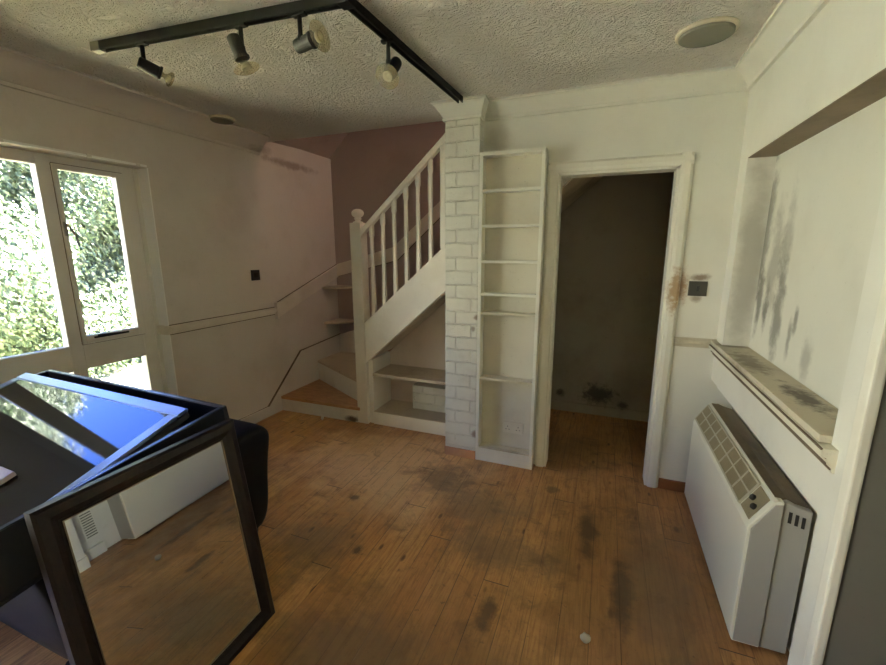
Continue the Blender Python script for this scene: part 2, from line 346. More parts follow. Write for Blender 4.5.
# right wall: recess above the ledge, niche behind the heater, doorway nearer the camera
RY0, RY1, RT, LZ = -.14, -1.362, 1.976, 1.0
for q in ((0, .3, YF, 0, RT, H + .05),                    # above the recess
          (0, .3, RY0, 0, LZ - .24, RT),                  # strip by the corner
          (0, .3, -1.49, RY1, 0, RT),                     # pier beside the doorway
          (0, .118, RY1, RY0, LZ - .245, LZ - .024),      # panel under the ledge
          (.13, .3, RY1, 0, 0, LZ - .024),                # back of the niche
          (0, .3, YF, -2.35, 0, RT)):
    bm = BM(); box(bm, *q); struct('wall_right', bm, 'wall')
bm = BM(); box(bm, .12, .3, RY1, RY0, LZ - .02, RT); struct('wall_recess', bm, 'recess')
bm = BM(); box(bm, .0015, .12, RY1, RY0, RT - .004, RT); struct('trim_8', bm, 'shaded_lintel')
bm = BM(); box(bm, -W - .14, .3, YF - .14, YF, -.1, H + .05); struct('wall_front', bm, 'wall')
# small passage through the near right doorway
bm = BM(); box(bm, 1.0, 1.1, YF, 0, -.1, H); box(bm, .3, 1.1, YF, 0, 2.3, 2.42); box(bm, .3, 1.0, -1.0, -.9, 0, 2.3); box(bm, .3, 1.0, -3.6, -3.5, 0, 2.3); struct('wall_passage', bm, 'hall')
# stairwell and hall
bm = BM(); box(bm, -W - .14, .3, YS, YS + .1, -.1, 4.4); struct('wall_stairwell', bm, 'pink')
bm = BM()
prism(bm, [(-W - .02, .2, 2.43), (-1.7, .2, 4.02), (-1.7, .2, 4.12), (-W - .14, .2, 2.46)], (0, 0, 0), (0, YS - .2, .045)); struct('ceiling_stairwell', bm, 'soffit')
bm = BM(); box(bm, -W - .14, .3, .08, .2, H + .1, 4.4); box(bm, .0, .1, .1, YS, H, 2.55); box(bm, .0, .1, .1, .25, 2.55, 4.4); box(bm, .0, .1, 1.1, YS, 2.55, 4.4); box(bm, -1.8, .3, .2, YS, 4.0, 4.1); struct('wall_landing', bm, 'pink')
added_landing_win = bpy.data.objects.new('added_landing_window', None); COL.objects.link(added_landing_win); added_landing_win['kind'] = 'structure'; added_landing_win.location = (.05, .65, 3.0); added_landing_win['_o'] = (.05, .65, 3.0)  # added unseen landing window with a blind, put in to light the stairwell
bm = BM(); box(bm, .02, .024, .25, 1.1, 2.55, 4.0); mesh_obj('added_roller_blind', bm, 'tint_blind', added_landing_win)
bm = BM(); box(bm, -1.44, -.165, YS - .012, YS, 0, 2.7); box(bm, -.18, -.08, .1, YS, 0, H + .05); box(bm, -1.46, -1.38, .1, YS - .012, 0, 2.1); struct('wall_hall', bm, 'hall')
bm = BM(); box(bm, -.62, -.18, .1, YS, 2.36, 2.42); struct('ceiling_hall', bm, 'hall')
bm = BM(); box(bm, -1.38, -.18, YS - .03, YS - .012, 0, .09); struct('baseboard_hall', bm, 'hall', bev=.004)
bm = BM(); box(bm, -.198, -.18, .80, .87, 0, 2.05); box(bm, -.198, -.18, .30, .87, 1.98, 2.05); box(bm, -.198, -.18, .24, .30, 0, 2.05); box(bm, -.19, -.18, .3, .8, 0, 1.98); struct('door_2', bm, 'hall', bev=.003)

# coving
def cove_prof(cx, cz, n=8):
    p = [(0, H - cz - .012), (.017, H - cz - .012), (.019, H - cz + .004)]
    for k in range(1, n):
        a = k / n * math.pi / 2
        p.append((cx - (cx - .012) * math.cos(a), H - cz + .004 + (cz - .012) * (1 - math.cos(math.pi / 2 - a)) * 0 + (cz - .014) * math.sin(a) ** 1.0 * (math.sin(a) * .0 + 1) if False else H - cz + .004 + (cz - .014) * (1 - math.cos(a)) ** .85))
    p += [(cx - .002, H - .014), (cx + .012, H - .014), (cx + .012, H + .01), (0, H + .01)]
    return p
def cove(bm, prof, start, end, nrm, ms, me):
    """a run along a wall; ms / me shift each end along the run by offset * m (mitres)"""
    s, e, n = V(start), V(end), V(nrm); t = (e - s).normalized()
    A = [bm.verts.new(s + n * o + t * (o * ms) + V((0, 0, z))) for o, z in prof]
    B = [bm.verts.new(e + n * o + t * (o * me) + V((0, 0, z))) for o, z in prof]
    k = len(prof); bm.faces.new(A[::-1]); bm.faces.new(B)
    for i in range(k): bm.faces.new((A[i], A[(i + 1) % k], B[(i + 1) % k], B[i]))
P = cove_prof(CV, H - HC)
PX0, PX1, PY = -1.668, -1.43, -.09
bm = BM(); cove(bm, P, (0, 0, 0), (0, YF, 0), (-1, 0, 0), 1, 0); struct('trim_1', bm, 'wall')
bm = BM(); cove(bm, P, (PX1, 0, 0), (0, 0, 0), (0, -1, 0), 0, -1); struct('trim_2', bm, 'wall')
bm = BM(); cove(bm, cove_prof(.20, .10), (-W, YF, 0), (-W, .14, 0), (1, 0, 0), 0, -.4); struct('trim_3', bm, 'wall_left')
# dado rails, skirtings
def rail_prof_x(bm, x, y0, y1, z0, z1, d):   # on the left wall
    zs = [(0, z0), (.4 * d, z0 + .006), (.5 * d, z0 + .02), (d, z0 + .026), (d, z1 - .012), (.6 * d, z1 - .004), (.5 * d, z1), (0, z1)]
    prism(bm, [(x + o, y0, z) for o, z in zs], (0, y0, 0), (0, y1, 0))
bm = BM(); rail_prof_x(bm, -W, WY1, .18, .935, .997, .024)
box(bm, -W - .105, -W + .01, WY1 - .022, WY1, .935, .997, .004); struct('trim_4', bm, 'rail')
def rail_y(bm, x0, x1, y, z0, z1, d):
    zs = [(0, z0), (.4 * d, z0 + .006), (.5 * d, z0 + .02), (d, z0 + .026), (d, z1 - .012), (.6 * d, z1 - .004), (.5 * d, z1), (0, z1)]
    prism(bm, [(x0, y - o, z) for o, z in zs], (x0, 0, 0), (x1, 0, 0))
bm = BM(); rail_y(bm, -.216, 0, 0, .945, 1.003, .022); struct('trim_5', bm, 'ledge')
bm = BM(); box(bm, -.216, .12, -.016, 0, 0, .068, .004); struct('baseboard_back', bm, 'skirt_wood')
bm = BM(); box(bm, -W, -W + .018, YF, .14, 0, .095, .004); struct('baseboard_left', bm, 'wall_left')
# sloping string board on the left wall and back wall of the stair
bm = BM()
prism(bm, [(-W, -.015, 0), (-W, -.015, .092), (-W, .463, .515), (-W, YS, .56), (-W, YS, 0)], (0, 0, 0), (.016, 0, 0))
prism(bm, [(-W + .016, YS, .56), (-2.95, YS, .72), (-1.0, YS, 2.42), (-1.0, YS, 2.05), (-2.9, YS, .38), (-W + .016, YS, .30)], (0, 0, 0), (0, -.016, 0))
struct('trim_6', bm, 'wall_left', bev=.003)
def strip(bm, p, q, out, up, h=.006, d=.004):
    p, q, o, u = V(p), V(q), V(out) * d, V(up) * h
    hexa(bm, [p, p + o, p + o + u, p + u, q, q + o, q + o + u, q + u])
bm = BM(); X = (1, 0, 0); Z = (0, 0, 1)
strip(bm, (-W, WY1, .997), (-W, .165, .997), X, Z); strip(bm, (-W, WY1, .930), (-W, .165, .930), X, Z, .005)
dl = mesh_obj('dirt_shade_line', bm, 'grime_shade', None); dl['kind'] = 'structure'; dl.name = 'trim_9'  # dark strips draw dirt and painted contact shadow along the dado
bm = BM(); pl_ = [(-W, -.017, .0), (-W, -.017, .092), (-W, .462, .516), (-W, YS, .561)]
for p, q in zip(pl_, pl_[1:]): strip(bm, p, q, X, (0, -.3, .95), .007, .017)
strip(bm, (-W, YF, .095), (-W, -.017, .092), X, Z, .005, .008)
dl = mesh_obj('dirt_shade_line', bm, 'grime_shade', None); dl['kind'] = 'structure'; dl.name = 'trim_10'  # dirt and painted contact shadow along string board and skirting
# door casing
bm = BM()
def casing_v(bm, x0, x1, z1, y=0):
    d = -1 if x1 < x0 else 1; w = abs(x1 - x0)
    pr = [(0, 0), (0, .012), (.004, .020), (w * .35, .024), (w * .75, .022), (w - .004, .012), (w, 0)]
    prism(bm, [(x0 + d * a, y - b, 0) for a, b in pr], (0, 0, 0), (0, 0, z1))
casing_v(bm, DX0, DX0 - .066, DH + .066); casing_v(bm, DX1, DX1 + .066, DH + .066)
pr = [(0, 0), (0, .012), (.004, .020), (.023, .0245), (.05, .0225), (.062, .012), (.066, 0)]
prism(bm, [(DX0 - .062, -b, DH + a) for a, b in pr], (0, 0, 0), (DX1 - DX0 + .124, 0, 0))
box(bm, DX0 - .002, DX0 + .014, -.008, .108, 0, DH); box(bm, DX1 - .014, DX1 + .002, -.008, .108, 0, DH); box(bm, DX0, DX1, -.008, .108, DH - .014, DH + .002)
struct('door_1', bm, 'casing')
# casing of the near right doorway
bm = BM(); box(bm, -.016, .01, -1.512, -1.470, 0, 2.03, .006); box(bm, -.016, .01, -2.36, -1.49, 1.99, 2.05, .006); struct('door_3', bm, 'casing')
bm = BM(); box(bm, .0, .305, -1.506, -1.488, 0, 2.03, .002); struct('trim_11', bm, 'grey_door_shade')  # lining coloured dark grey to paint in the shade of the doorway
bm = BM(); hexa(bm, [(.302, -1.515, .01), (.302, -1.555, .01), (.302, -1.555, 1.96), (.302, -1.515, 1.96), (.98, -1.49, .01), (.98, -1.53, .01), (.98, -1.53, 1.96), (.98, -1.49, 1.96)])
struct('door_4', bm, 'grey_door_shade')

# ---------------------------------------------------------------- window 1
FX = -W - .105                               # inner face of the fixed frame
win = bpy.data.objects.new('window_1', None); COL.objects.link(win); win['kind'] = 'structure'; win.location = (FX, -1.25, WZ0); win['_o'] = (FX, -1.25, WZ0)
bm = BM()
for a, b, c, d in ((WY0, WY0 + .06, WZ0, WZ1), (WY1 - .112, WY1 - .025, WZ0, WZ1), (WY0, WY1, WZ1 - .06, WZ1), (WY0, WY1, .80, .955), (WY0, WY1, WZ0, WZ0 + .07), (-1.372, -1.30, WZ0, WZ1), (-1.79, -1.705, WZ0, WZ1)):
    k = .003 if b - a > .5 else 0; box(bm, FX - .055 + k, FX - k, a, b, c, d, .004)
box(bm, FX - .02, FX + .012, WY1 - .03, WY1, WZ0, WZ1, .004)
mesh_obj('window_frame', bm, 'window', win)
bm = BM()                                    # opening casement
ya, yb, za, zb = -1.305, -.935, .955, WZ1 - .045
for a, b, c, d in ((ya, ya + .022, za, zb), (yb - .045, yb, za, zb), (ya, yb, zb - .03, zb), (ya, yb, za, za + .05)):
    k = .002 if b - a > .2 else 0; box(bm, FX - .03 + k, FX + .014 - k, a, b, c, d, .004)
sash = mesh_obj('casement_sash', bm, 'window', win)
bm = BM()
for a, b, c, d in ((yb, yb + .004, za, zb), (ya - .003, ya, za, zb), (ya, yb, zb, zb + .004), (ya, yb, za - .004, za)): box(bm, FX - .01, FX + .0025, a, b, c, d)
mesh_obj('sash_gap_line', bm, 'grime_shade', win)  # dark strips added to draw the gap lines between sash and frame
bm = BM(); box(bm, FX - .02, FX - .016, ya + .01, yb - .03, za + .03, zb - .02); mesh_obj('pane', bm, 'glass', sash)
bm = BM(); box(bm, FX + .0, FX + .022, ya + .06, ya + .26, za + .028, za + .040, .003); rod(bm, (FX + .018, ya + .08, za + .045), (FX + .018, ya + .24, za + .036), .005, 8); mesh_obj('casement_stay', bm, 'black_metal', sash)
bm = BM(); box(bm, FX + .012, FX + .020, ya + .002, ya + .020, 1.60, 1.68, .003); rod(bm, (FX + .02, ya + .011, 1.66), (FX + .045, ya + .011, 1.665), .006, 8); rod(bm, (FX + .043, ya + .008, 1.668), (FX + .04, ya + .045, 1.60), .006, 8); rod(bm, (FX + .04, ya + .045, 1.60), (FX + .036, ya + .055, 1.54), .006, 8)
mesh_obj('casement_handle', bm, 'steel', sash, smooth=True)
for a, b, c, d in ((-1.715, -1.36, .95, WZ1 - .05), (-1.715, -1.36, WZ0 + .06, .81), (WY0 + .05, -1.78, .95, WZ1 - .05), (WY0 + .05, -1.78, WZ0 + .06, .81), (-1.31, -.9, WZ0 + .06, .81)):
    bm = BM(); box(bm, FX - .04, FX - .036, a, b, c, d); mesh_obj('pane', bm, 'glass', win)
# reveal lining
bm = BM(); box(bm, -W - .105, -W + .0015, WY1 - .005, WY1 + .002, WZ0, WZ1); box(bm, -W - .105, -W + .03, WY0, WY1, WZ0 - .03, WZ0, .006); struct('trim_7', bm, 'reveal')
# added window out of view, further along this wall, to light the room
added_win = bpy.data.objects.new('added_window', None); COL.objects.link(added_win); added_win['kind'] = 'structure'; added_win.location = (FX, -3.3, .1); added_win['_o'] = (FX, -3.3, .1)
bm = BM()
for a, b, c, d in ((XY0, XY0 + .07, .1, WZ1), (XY1 - .07, XY1, .1, WZ1), (XY0, XY1, WZ1 - .07, WZ1), (XY0, XY1, .1, .2), (-3.385, -3.315, .1, WZ1)):
    k = .003 if b - a > .5 else 0; box(bm, FX - .055 + k, FX - k, a, b, c, d, .004)
mesh_obj('window_frame', bm, 'window', added_win)  # frame of the added unseen window
for a, b in ((XY0 + .06, -3.38), (-3.32, XY1 - .06)):
    bm = BM(); box(bm, FX - .03, FX - .026, a, b, .19, WZ1 - .06); mesh_obj('pane', bm, 'glass', added_win)  # panes of the added unseen window
# outside
bm = BM(); box(bm, -30, -W - .14, -25, 25, -.25, -.15); struct('ground', bm, 'gravel')
bm = BM(); box(bm, -7.3, -4.9, -2.6, 8, -.15, -.13); struct('ground', bm, 'lawn')
bm = BM(); box(bm, -W - .14, 10, -25, YF - .14, -.25, -.15); struct('ground', bm, 'gravel')

# ================================================================ things fixed to the room
# curtain track at the window head
bm = BM(); box(bm, -W, -W + .012, -1.90, WY1 - .01, 2.045, 2.058, .002); tr = thing('curtain_track', 'thin white curtain track along the head of the window', 'curtain track', (-W, -1.25, 2.045)); mesh_obj('track', bm, 'reveal', tr)
for y in (-1.55, -1.17, -.9):
    bm = BM(); box(bm, -W, -W + .016, y - .012, y + .012, 2.041, 2.062, .002); mesh_obj('bracket', bm, 'window', tr)

# brick pillar
pl = thing('brick_pillar', 'white-painted brick pillar between the staircase and the tall shelf unit', 'pillar', ((PX0 + PX1) / 2, 0, 0))
bm = BM(); box(bm, PX0, PX1, PY, .19, .062, H); bmesh.ops.subdivide_edges(bm, edges=bm.edges, cuts=1); mesh_obj('shaft', bm, 'brick', pl, bev=.006)
bm = BM(); box(bm, PX0 - .004, PX1, PY - .004, .19, 0, .066, .004); o = mesh_obj('base', bm, 'bare_brick', pl); o['label'] = 'bare reddish brown base course'
bm = BM()
K = .6; PS = [(o * K, z) for o, z in P]
cove(bm, P, (PX0, PY, 0), (PX1, PY, 0), (0, -1, 0), -K, K); cove(bm, PS, (PX1, PY, 0), (PX1, 0, 0), (1, 0, 0), -1 / K, 0); cove(bm, PS, (PX0, .19, 0), (PX0, PY, 0), (-1, 0, 0), 0, 1 / K)
mesh_obj('capital', bm, 'wall', pl)

# tall narrow shelf unit
bx0, bx1, bz = -1.43, -1.017, 2.122
bs = thing('shelf_unit', 'tall narrow white built-in shelf unit between brick pillar and doorway', 'shelf unit', ((bx0 + bx1) / 2, 0, 0))
bm = BM(); box(bm, bx0, bx1, -.006, 0, .02, bz - .01); mesh_obj('back_panel', bm, 'shelfback', bs)
for x in (bx0, bx1 - .022):
    bm = BM(); box(bm, x, x + .022, PY, -.006, 0, bz, .002); mesh_obj('side_panel', bm, 'white', bs)
bm = BM(); box(bm, bx0, bx1, PY - .002, -.006, bz - .02, bz + .002, .002); mesh_obj('top_board', bm, 'white', bs)
bm = BM(); box(bm, bx0 + .02, bx1 - .02, PY + .002, PY + .018, 0, .098, .002); mesh_obj('plinth', bm, 'white', bs)
for z in (1.900, 1.678, 1.448, 1.230, 1.103, .635, .108):
    bm = BM(); box(bm, bx0 + .022, bx1 - .022, PY + .006, -.006, z - .018, z, .002); mesh_obj('shelf', bm, 'shelfdirt' if z < 1.2 else 'white', bs)

# double socket at the foot of the shelf unit
sk = thing('double_socket', 'white double wall socket low in the bottom bay of the shelf unit', 'socket', (-1.174, -.006, .258))
bm = BM(); box(bm, -1.248, -1.100, -.016, -.006, .217, .300, .004); fp = mesh_obj('face_plate', bm, 'white_plastic', sk)
for x in (-1.212, -1.136):
    bm = BM()
    for dx, dz, w, h in ((0, .018, .004, .009), (-.011, -.004, .008, .004), (.011, -.004, .008, .004)): box(bm, x + dx - w / 2, x + dx + w / 2, -.0166, -.0155, .25 + dz - h / 2, .25 + dz + h / 2)
    mesh_obj('pin_holes', bm, 'dark_slot', sk)
for x in (-1.186, -1.162):
    bm = BM(); box(bm, x - .006, x + .006, -.020, -.015, .272, .290, .002); mesh_obj('switch', bm, 'white_plastic', sk)

# switches
sw = thing('light_switch', 'bronze light switch with scorched wall beside the doorway', 'light switch', (-.126, 0, 1.295))
bm = BM(); box(bm, -.174, -.079, -.008, 0, 1.252, 1.338, .003); mesh_obj('face_plate', bm, 'bronze', sw)
bm = BM(); box(bm, -.134, -.118, -.013, -.008, 1.279, 1.311, .002); mesh_obj('rocker', bm, 'black_plastic', sw)
sw = thing('wall_plate', 'small square black wall plate on the left wall above the dado', 'wall plate', (-W, -.025, 1.305))
bm = BM(); box(bm, -W, -W + .010, -.070, .020, 1.26, 1.35, .003); mesh_obj('face_plate', bm, 'black_plastic', sw)
bm = BM(); box(bm, -W + .010, -W + .014, -.045, -.005, 1.285, 1.325, .002); mesh_obj('blank_insert', bm, 'dark_slot', sw)

# ledge of the recess
lg = thing('ledge', 'dirty moulded ledge below the wall recess, above the heater', 'ledge', (0, -.7, LZ))
bm = BM(); box(bm, -.03, .12, -1.362, RY0, LZ - .022, LZ, .003); box(bm, -.03, -.002, RY0, -.001, LZ - .022, LZ, .003); mesh_obj('board', bm, 'ledge', lg)
bm = BM()
pr = [(0, .024), (-.030, .024), (-.036, .030), (-.036, .046), (-.022, .052), (-.020, .068), (-.008, .080), (-.008, .092), (0, .094)]
prism(bm, [(a, 0, LZ - b) for a, b in pr], (0, -.001, 0), (0, -1.405, 0)); mesh_obj('moulding', bm, 'mould', lg)

bm = BM()
for o, b in ((-.0365, .026), (-.0225, .050), (-.0205, .066), (-.010, .082)): box(bm, o - .0012, o + .004, -1.40, -.003, LZ - b - .004, LZ - b + .001)
mesh_obj('dirt_shade_line', bm, 'grime_shade', lg)
# ---------------------------------------------------------------- staircase
NX, NY = -2.552, .215
sx0, sx1 = -2.50, -.45
def strz(x, top): return (.574 if not top else .922) + .878 * (x + 2.485)
st = thing('staircase', 'white-painted wooden winder staircase rising behind the brick pillar', 'staircase', (-2.6, .2, 0))
bm = BM(); box(bm, NX - .052, NX + .052, NY - .05, NY + .05, 0, 1.735, .006); nw = mesh_obj('newel_post', bm, 'bone', st)
bm = BM(); lathe(bm, (NX, NY, 1.735), (0, 0, 1), [(0, .040), (.008, .042), (.014, .024), (.022, .020), (.030, .030), (.036, .030), (.040, .022), (.046, .030), (.055, .042), (.068, .049), (.080, .050), (.093, .045), (.104, .032), (.110, .014), (.111, 0)], 24); mesh_obj('ball_finial', bm, 'bone', nw, smooth=True)
bm = BM(); ty = .165
prism(bm, [(sx0, ty, strz(sx0, 0)), (sx1, ty, strz(sx1, 0)), (sx1, ty, strz(sx1, 1)), (sx0, ty, strz(sx0, 1))], (0, 0, 0), (0, .036, 0)); mesh_obj('string_board', bm, 'bone', st, bev=.003)
bm = BM(); hr0, hr1 = (-2.5, 1.622), (-1.67, 2.36)
prism(bm, [(hr0[0], .160, hr0[1]), (hr1[0], .160, hr1[1]), (hr1[0], .160, hr1[1] + .062), (hr0[0], .160, hr0[1] + .062)], (0, 0, 0), (0, .052, 0)); mesh_obj('handrail', bm, 'bone', st, bev=.008)
for k in range(7):
    x = -2.408 + .1035 * k if k < 6 else -1.785; y = .186; z0 = strz(x, 1) - .01; z1 = 1.63 + .889 * (x + 2.5) + .01; L = z1 - z0; hw = .0155
    bm = BM()
    if k < 6:
        prof = [(0, .018), (.14 * L, .018), (.17 * L, .012), (.2 * L, .0165), (.5 * L, .0165), (.84 * L, .012), (.87 * L, .018), (L, .018)]
        prof = [(0, .0195), (.12 * L, .0185), (.3 * L, .0165), (.55 * L, .0155), (.85 * L, .0145), (.88 * L, .0195), (L, .0195)]
        rings = [[bm.verts.new((x + a * r * .8, y + b * r * .8, z0 + t)) for a, b in ((-1, -1), (1, -1), (1, 1), (-1, 1))] for t, r in prof]
        for A, B in zip(rings, rings[1:]):
            for i in range(4): bm.faces.new((A[i], A[(i + 1) % 4], B[(i + 1) % 4], B[i]))
        bm.faces.new(rings[0][::-1]); bm.faces.new(rings[-1])
    else: box(bm, x - .02, x + .02, y - .024, y + .024, z0, z1)
    mesh_obj('baluster', bm, 'bone', st, bev=.002)
# winders
def slab(bm, pts, z0, z1): prism(bm, [(x, y, z0) for x, y in pts], (0, 0, z0), (0, 0, z1))
c3 = (-2.93, YS - .016)
lw = -W + .016
bm = BM(); slab(bm, [(lw, .140), (-2.575, .152), (-2.60, .26), (lw, .715)], .118, .145); o = mesh_obj('tread', bm, 'tread', st, bev=.004); o['label'] = 'bare brown wedge-shaped bottom tread'
bm = BM(); prism(bm, [(lw, .150, 0), (-2.604, .163, 0), (-2.604, .180, 0), (lw, .167, 0)], (0, 0, 0), (0, 0, .12)); o = mesh_obj('riser', bm, 'riser', st); o['label'] = 'scuffed white bottom riser'
bm = BM(); slab(bm, [(lw, .705), (-2.60, .235), (-2.56, .265), c3, (lw, YS - .016)], .332, .357); o = mesh_obj('tread', bm, 'usdirt', st, bev=.004); o['label'] = 'dusty off-white corner tread'
bm = BM(); prism(bm, [(lw, .712, .14), (-2.60, .25, .14), (-2.59, .265, .14), (lw, .73, .14)], (0, 0, .14), (0, 0, .335)); mesh_obj('riser', bm, 'riser', st)
bm = BM(); slab(bm, [(-2.56, .265), (-2.50, .201), (-2.50, YS - .016), c3], .54, .565); mesh_obj('tread', bm, 'tread', st, bev=.004)
bm = BM(); prism(bm, [(c3[0], c3[1], .35), (-2.56, .265, .35), (-2.548, .28, .35), (c3[0] + .018, c3[1], .35)], (0, 0, .35), (0, 0, .545)); mesh_obj('riser', bm, 'bone', st)
for k in range(8):
    x = -2.50 + .232 * k; z = .77 + .2035 * k
    bm = BM(); box(bm, x - .01, x + .185, .201, YS - .016, z - .025, z); mesh_obj('tread', bm, 'tread', st, bev=.004)
    bm = BM(); box(bm, x, x + .018, .201, YS - .016, z - .18, z - .024); mesh_obj('riser', bm, 'bone', st)
bm = BM(); a0, a1 = -2.42, -.45
prism(bm, [(a0, .2, strz(a0, 0) - .01), (a1, .2, strz(a1, 0) - .01), (a1, .2, strz(a1, 0) + .01), (a0, .2, strz(a0, 0) + .01)], (0, 0, 0), (0, YS - .22, 0)); mesh_obj('soffit', bm, 'usdirt', st)
# wall handrail board
wr = thing('wall_handrail', 'white board handrail climbing the wall beside the winder stairs', 'handrail', (-W, .2, .9))
bm = BM(); prism(bm, [(-W, .185, .90), (-W, YS, 1.222), (-W, YS, 1.356), (-W, .185, 1.034)], (0, 0, 0), (.026, 0, 0)); mesh_obj('board', bm, 'rail', wr, bev=.004)
bm = BM(); box(bm, -W, -W + .034, .166, .188, .89, 1.045, .003); mesh_obj('end_block', bm, 'rail', wr)
bm = BM(); y = YS
prism(bm, [(-W + .026, y, 1.228), (-2.68, y, 1.413), (-1.9, y, 2.085), (-1.9, y, 2.225), (-2.72, y, 1.545), (-W + .026, y, 1.362)], (0, 0, 0), (0, -.026, 0)); mesh_obj('board', bm, 'rail', wr, bev=.004)
bm = BM(); strip(bm, (-W, .185, .894), (-W, YS, 1.216), X, Z, .007, .010); strip(bm, (-W, .185, 1.034), (-W, YS, 1.356), X, Z, .005, .008)
strip(bm, (-W, YS, 1.220), (-2.68, YS, 1.405), (0, -1, 0), Z, .008, .01); strip(bm, (-2.68, YS, 1.405), (-1.9, YS, 2.077), (0, -1, 0), Z, .008, .01)
mesh_obj('dirt_shade_line', bm, 'grime_shade', wr)  # dark strips for dirt and painted contact shadow at the board's edges
# quarter-round corner shelves
for z, lab in ((.745, 'lower quarter-round white shelf in the corner above the winder stairs'), (1.128, 'upper quarter-round white shelf in the stair corner just under the handrail board')):
    bm = BM(); r = .27; c = (-W, YS)
    slab(bm, [c] + [(c[0] + r * math.sin(a * math.pi / 24), c[1] - r * math.cos(a * math.pi / 24)) for a in range(13)], z - .022, z)
    tag(mesh_obj('corner_shelf', bm, 'usdirt' , None, (-W, YS, z - .022), bev=.004), lab, 'shelf', 'corner shelves over the stairs')
# under-stair cupboard
us = thing('understair_cupboard', 'open white shelved recess under the stairs, left of the brick pillar', 'cupboard', (-2.1, .35, 0))
def underz(x): return strz(x, 0) - .012
bm = BM(); prism(bm, [(-2.498, .205, 0), (-2.498, .52, 0), (-2.498, .52, .585), (-2.498, .205, .585)], (0, 0, 0), (.04, 0, 0)); mesh_obj('side_panel', bm, 'bone', us)
bm = BM(); prism(bm, [(-2.458, .52, 0), (-1.5, .52, 0), (-1.5, .52, underz(-1.5)), (-2.458, .52, underz(-2.458))], (0, 0, 0), (0, .02, 0)); mesh_obj('back_panel', bm, 'usback', us)
bm = BM(); box(bm, -2.456, -1.67, .196, .519, .462 - .022, .466, .003); mesh_obj('shelf', bm, 'usdirt', us)
bm = BM(); box(bm, -2.456, -1.67, .196, .519, .095, .116, .002); mesh_obj('base_board', bm, 'usdirt', us)
bm = BM(); box(bm, -2.456, -1.67, .190, .208, 0, .113, .003); mesh_obj('plinth', bm, 'bone', us)
bm = BM(); box(bm, -2.165, -1.60, .385, .519, .117, .335, .004); tag(mesh_obj('brick_block', bm, 'brick', None, (-1.9, .45, .117)), 'low white-painted brick block at the back of the under-stair recess', 'brick block')

# ---------------------------------------------------------------- storage heater
hy0, hy1 = -1.105, -.06
ht = thing('storage_heater', 'cream storage heater with slanted grille under the recess ledge', 'heater', (0, -.58, 0))
front = [(-.068, .012), (-.076, .03), (-.076, .505), (-.070, .522), (-.008, .628), (.004, .634), (.021, .634), (.021, .012)]
bm = BM(); prism(bm, [(x, hy0, z) for x, z in front], (0, hy0, 0), (0, hy1, 0)); mesh_obj('front_cover', bm, 'heater', ht, bev=.004)
bm = BM(); prism(bm, [(x, hy0 + .006, z) for x, z in [(.023, .012), (.023, .628), (.036, .634), (.060, .622), (.107, .612), (.107, .012)]], (0, hy0 + .006, 0), (0, hy1 - .004, 0)); mesh_obj('rear_casing', bm, 'heater_shaded', ht, bev=.003)
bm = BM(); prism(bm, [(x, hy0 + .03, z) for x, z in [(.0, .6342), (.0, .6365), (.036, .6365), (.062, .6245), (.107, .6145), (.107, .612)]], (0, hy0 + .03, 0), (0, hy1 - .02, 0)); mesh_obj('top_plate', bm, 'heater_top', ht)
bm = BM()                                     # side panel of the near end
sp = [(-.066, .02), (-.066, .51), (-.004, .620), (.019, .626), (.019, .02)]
prism(bm, [(x, hy0, z) for x, z in sp], (0, hy0, 0), (0, hy0 - .004, 0)); mesh_obj('end_panel', bm, 'heater_shaded', ht, bev=.002)
bm = BM()
for k in range(3):
    z = .602 - k * .0; x = .040 + k * .020
    hexa(bm, [(x, hy0 + .007, z - .045 - k * .006), (x + .010, hy0 + .007, z - .047 - k * .006), (x + .010, hy0 + .007, z - .004 - k * .006), (x, hy0 + .007, z - .002 - k * .006), (x, hy0 + .004, z - .045 - k * .006), (x + .010, hy0 + .004, z - .047 - k * .006), (x + .010, hy0 + .004, z - .004 - k * .006), (x, hy0 + .004, z - .002 - k * .006)])
mesh_obj('side_vents', bm, 'dark_slot', ht)
# grille lies in the slanted face
ga, gb = V((-.0695, 0, .5225)), V((-.0085, 0, .6275)); gd = (gb - ga); gl = gd.length; gd.normalize(); gn = V((-gd.z, 0, gd.x))
def gp(s, y, h): p = ga + gd * (s * gl) + gn * h; return V((p.x, y, p.z))
def gbox(bm, s0, s1, y0, y1, h0, h1): hexa(bm, [gp(s0, y0, h0), gp(s1, y0, h0), gp(s1, y0, h1), gp(s0, y0, h1), gp(s0, y1, h0), gp(s1, y1, h0), gp(s1, y1, h1), gp(s0, y1, h1)])
bm = BM(); gbox(bm, .08, .92, hy0 + .14, hy1 - .03, .001, .003); mesh_obj('grille_backing', bm, 'dark_slot', ht)
bm = BM(); yA, yB = hy0 + .135, hy1 - .025
for s0, s1 in ((.03, .09), (.49, .54), (.91, .97)): gbox(bm, s0, s1, yA, yB, .001, .009)
for k in range(9):
    y = yA + (yB - yA) * k / 8; gbox(bm, .04, .96, y - .004, y + .004, .001, .008)
mesh_obj('grille_frame', bm, 'grille_bar', ht); bm = BM()
nf = 84
for k in range(nf):
    y = yA + (yB - yA) * (k + .5) / nf; gbox(bm, .05, .95, y - .0034, y + .0034, .002, .006)
mesh_obj('grille', bm, 'grille', ht)
bm = BM(); gbox(bm, .06, .94, hy0 + .025, hy0 + .122, .001, .004); cp = mesh_obj('control_panel', bm, 'grille', ht)
for y, s in ((hy0 + .052, .42), (hy0 + .095, .55)):
    bm = BM(); lathe(bm, gp(s, y, .004), gn, [(0, .012), (.010, .011), (.012, .008)], 14); mesh_obj('dial', bm, 'dark_slot', cp, smooth=True)
